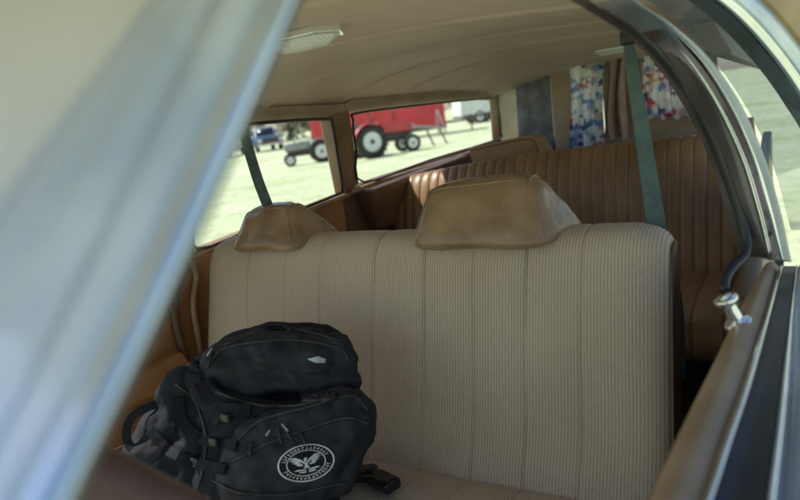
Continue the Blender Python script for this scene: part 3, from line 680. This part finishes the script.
def tractor(label, loc, rz, body, rim, sc_=1.0, low=False):
    t = thing('farm_tractor', label, 'tractor', loc, rz, ); t.scale = (sc_,)*3
    for y in (-.72, .72): wheel((-.55,y,.62), .62, .32, t, rim, True)
    for y in (-.5, .5): wheel((1.25,y,.34), .34, .16, t, rim)
    prism('hood', [(-.0,-.22,.85),(1.45,-.20,.82),(1.5,-.2,1.15),(1.4,-.2,1.25),(-.0,-.22,1.32)], (0,.44,0), body, t, .05, True)
    box('engine_block', (-.1,-.18,.5), (1.35,.18,.84), 'iron', t, .03, True)
    box('transmission', (-.75,-.2,.42), (-.1,.2,.9), 'greypaint', t, .04, True)
    box('rear_axle', (-.65,-.6,.52), (-.45,.6,.72), 'iron', t, .02, True); box('front_axle', (1.2,-.45,.3), (1.3,.45,.4), 'iron', t, .01, True)
    box('grille', (1.5,-.16,.86), (1.53,.16,1.12), 'whitepaint', t, .01, True)
    for y in (-.72, .72):
        pts = [(-.55+.72*math.cos(a), y-.17, .62+.70*math.sin(a)) for a in [math.radians(q) for q in range(35, 171, 15)]]
        vs = pts+[(x, yy+.34, z) for x, yy, z in pts]; k = len(pts)
        f_ = raw('fender', vs, [(i,i+1,i+1+k,i+k) for i in range(k-1)], body, t, True, 0, True); f_.modifiers.new('s','SOLIDIFY').thickness = .02
    prism('seat', [(-.75,-.22,1.05),(-.3,-.22,1.02),(-.3,.22,1.02),(-.75,.22,1.05)], (0,0,.07), 'iron', t, .03, True)
    prism('seat_back', [(-.78,-.22,1.1),(-.78,.22,1.1),(-.86,.2,1.4),(-.86,-.2,1.4)], (.06,0,0), 'iron', t, .03, True)
    tube('steering_column', [(-.02,0,1.2),(-.2,0,1.5)], .02, 'iron', t, local=True)
    tube('steering_wheel', [Vector((-.2+.08*math.cos(a), .2*math.sin(a), 1.5+.18*math.cos(a)*.9)) for a in [i*math.pi/6 for i in range(12)]], .016, 'iron', t, closed=True, n=2, local=True)
    tube('exhaust_pipe', [(.85,.1,1.2),(.85,.1,1.85)], .03, 'iron', t, local=True)
    return t
def gp(px, py): return hit(px, py, 2, 0.0)
view_yaw = math.pi/2+TH
tractor('red farm tractor with white wheel rims parked before the red trailer', gp(380,156), view_yaw+math.radians(-68), 'red', 'whitepaint', .84)
tractor('small grey farm tractor standing left of the red tractor', gp(313,163), view_yaw+math.radians(100), 'greypaint', 'whitepaint', .62)
def trailer(label, loc, rz, L_, W_, H_, mt, z0=.75):
    t = thing('box_trailer', label, 'trailer', loc, rz)
    b = box('trailer_body', (-L_/2,-W_/2,z0), (L_/2,W_/2,z0+H_), mt, t, .05, True)
    for i in range(9):
        x = -L_/2+.3+(L_-.6)*i/8; box('body_rib', (x-.03,-W_/2-.04,z0+.05), (x+.03,-W_/2-.002,z0+H_-.1), mt, b, .008, True)
    box('side_rail', (-L_/2-.02,-W_/2-.05,z0-.14), (L_/2+.02,-W_/2+.1,z0-.005), 'iron', t, .01, True)
    box('side_rail', (-L_/2-.02,W_/2-.1,z0-.14), (L_/2+.02,W_/2+.05,z0-.005), 'iron', t, .01, True)
    for x in (-.55, .45):
        for y in (-W_/2+.1, W_/2-.1): wheel((x,y,.42), .42, .24, t, 'whitepaint')
    prism('drawbar', [(L_/2,-.6,.5),(L_/2,.6,.5),(L_/2+1.6,.06,.5),(L_/2+1.6,-.06,.5)], (0,0,.1), 'iron', t, .01, True)
    tube('jack_stand', [(L_/2+1.3,0,.02),(L_/2+1.3,0,.8)], .04, 'iron', t, local=True)
    box('tail_lamp', (-L_/2-.03,-W_/2+.1,z0+.2), (-L_/2-.002,-W_/2+.25,z0+.35), 'redfaded', t, .01, True)
    return t
trailer('long red box trailer parked on the grass behind the tractors', gp(382,142), view_yaw-math.radians(90)+math.radians(-5), 6.8, 2.3, 2.3, 'red', .45)
trailer('plain white box trailer at the right end of the field', gp(484,122), view_yaw-math.radians(90)+math.radians(8), 3.6, 2.2, 1.9, 'whitepaint', .6)
t = thing('plough', 'thin metal plough frame resting on the grass before the red trailer', 'farm implement', gp(418,149), view_yaw-math.radians(70))
tube('beam', [(-1,0,.7),(0,0,.75),(1,0,.6)], .05, 'greypaint', t, local=True)
for x in (-.8,-.2,.4,.9):
    tube('shank', [(x,0,.68),(x+.1,0,.35),(x+.25,.05,.03)], .035, 'iron', t, local=True)
tube('hitch_mast', [(1,-.3,.4),(.9,0,1.2),(1,.3,.4)], .03, 'greypaint', t, local=True)
tube('cross_bar', [(-.9,-.5,.5),(-.5,.5,.5)], .03, 'redfaded', t, local=True)
def pickup(label, loc, rz, c1, c2):
    t = thing('pickup_truck', label, 'truck', loc, rz)
    prism('body', [(-2.5,-.95,.5),(2.5,-.95,.5),(2.55,-.95,1.0),(1.0,-.95,1.1),(-2.5,-.95,1.1)], (0,1.9,0), c1, t, .08, True)
    prism('cab', [(-.7,-.8,1.1),(1.1,-.8,1.1),(.6,-.72,1.75),(-.6,-.72,1.75)], (0,1.55,0), c2, t, .06, True)
    prism('windscreen', [(1.12,-.68,1.14),(1.12,.68,1.14),(.68,.62,1.68),(.68,-.62,1.68)], (.02,0,.01), 'winglass', t, .0, True)
    for y in (-.84, .78): prism('side_window', [(-.5,y,1.15),(.9,y,1.15),(.55,y,1.65),(-.45,y,1.65)], (0,.06,0), 'winglass', t, 0, True)
    for x in (-1.5,1.6):
        for y in (-.85,.85): wheel((x,y,.38), .38, .24, t, 'greypaint')
    box('grille', (2.54,-.6,.65), (2.6,.6,.92), 'iron', t, .02, True); box('bumper', (2.5,-.95,.42), (2.68,.95,.58), 'chrome', t, .03, True)
    for y in (-.75,.75): box('headlight', (2.54,y-.13,.68), (2.61,y+.13,.9), 'lens', t, .03, True)
pickup('blue and white pickup truck facing the car at the far edge of the field', gp(266,151), view_yaw+math.pi+.35, 'bluepaint', 'whitepaint')
pickup('white pickup truck parked far off beside the blue one', gp(222,158), view_yaw+math.pi-.5, 'whitepaint', 'whitepaint')
def tree(label, loc, h, r, leafm, seed, dens=2200):
    rnd = random.Random(seed); t = thing('tree', label, 'tree', loc, 0, None)
    tube('trunk', [(0,0,-.1),(.1,.05,h*.3),(-.1,.1,h*.65),(0,0,h*.9)], [.28,.2,.12,.04], 'bark', t, local=True)
    vs, fs = [], []
    cl = []
    for i in range(20):
        a = rnd.uniform(0, 2*math.pi); q = rnd.uniform(.2, 1)*r; z = h*rnd.uniform(.12, .98); k = 1-abs(z/h-.6)*.8
        cl.append(Vector((q*math.cos(a)*k, q*math.sin(a)*k, z)))
        if i < 8:
            e = cl[-1]; a_, b_ = tube_data([Vector((0,0,z*.6)), Vector((0,0,z*.75)).lerp(e,.5), e], [.09,.05,.02], 5); off = len(vs); vs += a_; fs += [tuple(v+off for v in f) for f in b_]
    raw('limbs', vs, fs, 'bark', t, True, 0, True)
    vs, fs = [], []
    for i in range(dens):
        c = rnd.choice(cl)+Vector((rnd.gauss(0,.26*r), rnd.gauss(0,.26*r), rnd.gauss(0,.16*r))); s = rnd.uniform(.12,.28)
        u = Vector((rnd.gauss(0,1),rnd.gauss(0,1),rnd.gauss(0,1))).normalized()*s; v = u.orthogonal().normalized()*s
        b = len(vs); vs += [c-u, c+v*.6, c+u, c-v*.6]; fs.append((b,b+1,b+2,b+3))
    raw('crown', vs, fs, leafm, t, False, 0, True, fix=False)
for i, (px, py, h, r, lm, lb) in enumerate(((206,158,7,4.2,'leaf','broad green tree farthest left beyond the field'),(240,152,6,4.0,'leaf2','brownish sparse tree behind the blue pickup truck'),(290,144,8,4.4,'leaf','tall green tree to the right of the blue pickup truck'),(322,140,6,3.2,'leaf2','brownish tree half hidden by the window pillar'),(470,113,9,3.6,'leaf','green tree behind the white trailer'))):
    p = gp(px, py-6.5); d = (p-Vector((C.x,C.y,0))); 
    p = Vector((C.x,C.y,0))+d.normalized()*min(d.length, 75+6*i)
    tree(lb, p, h, r, lm, 20+i)
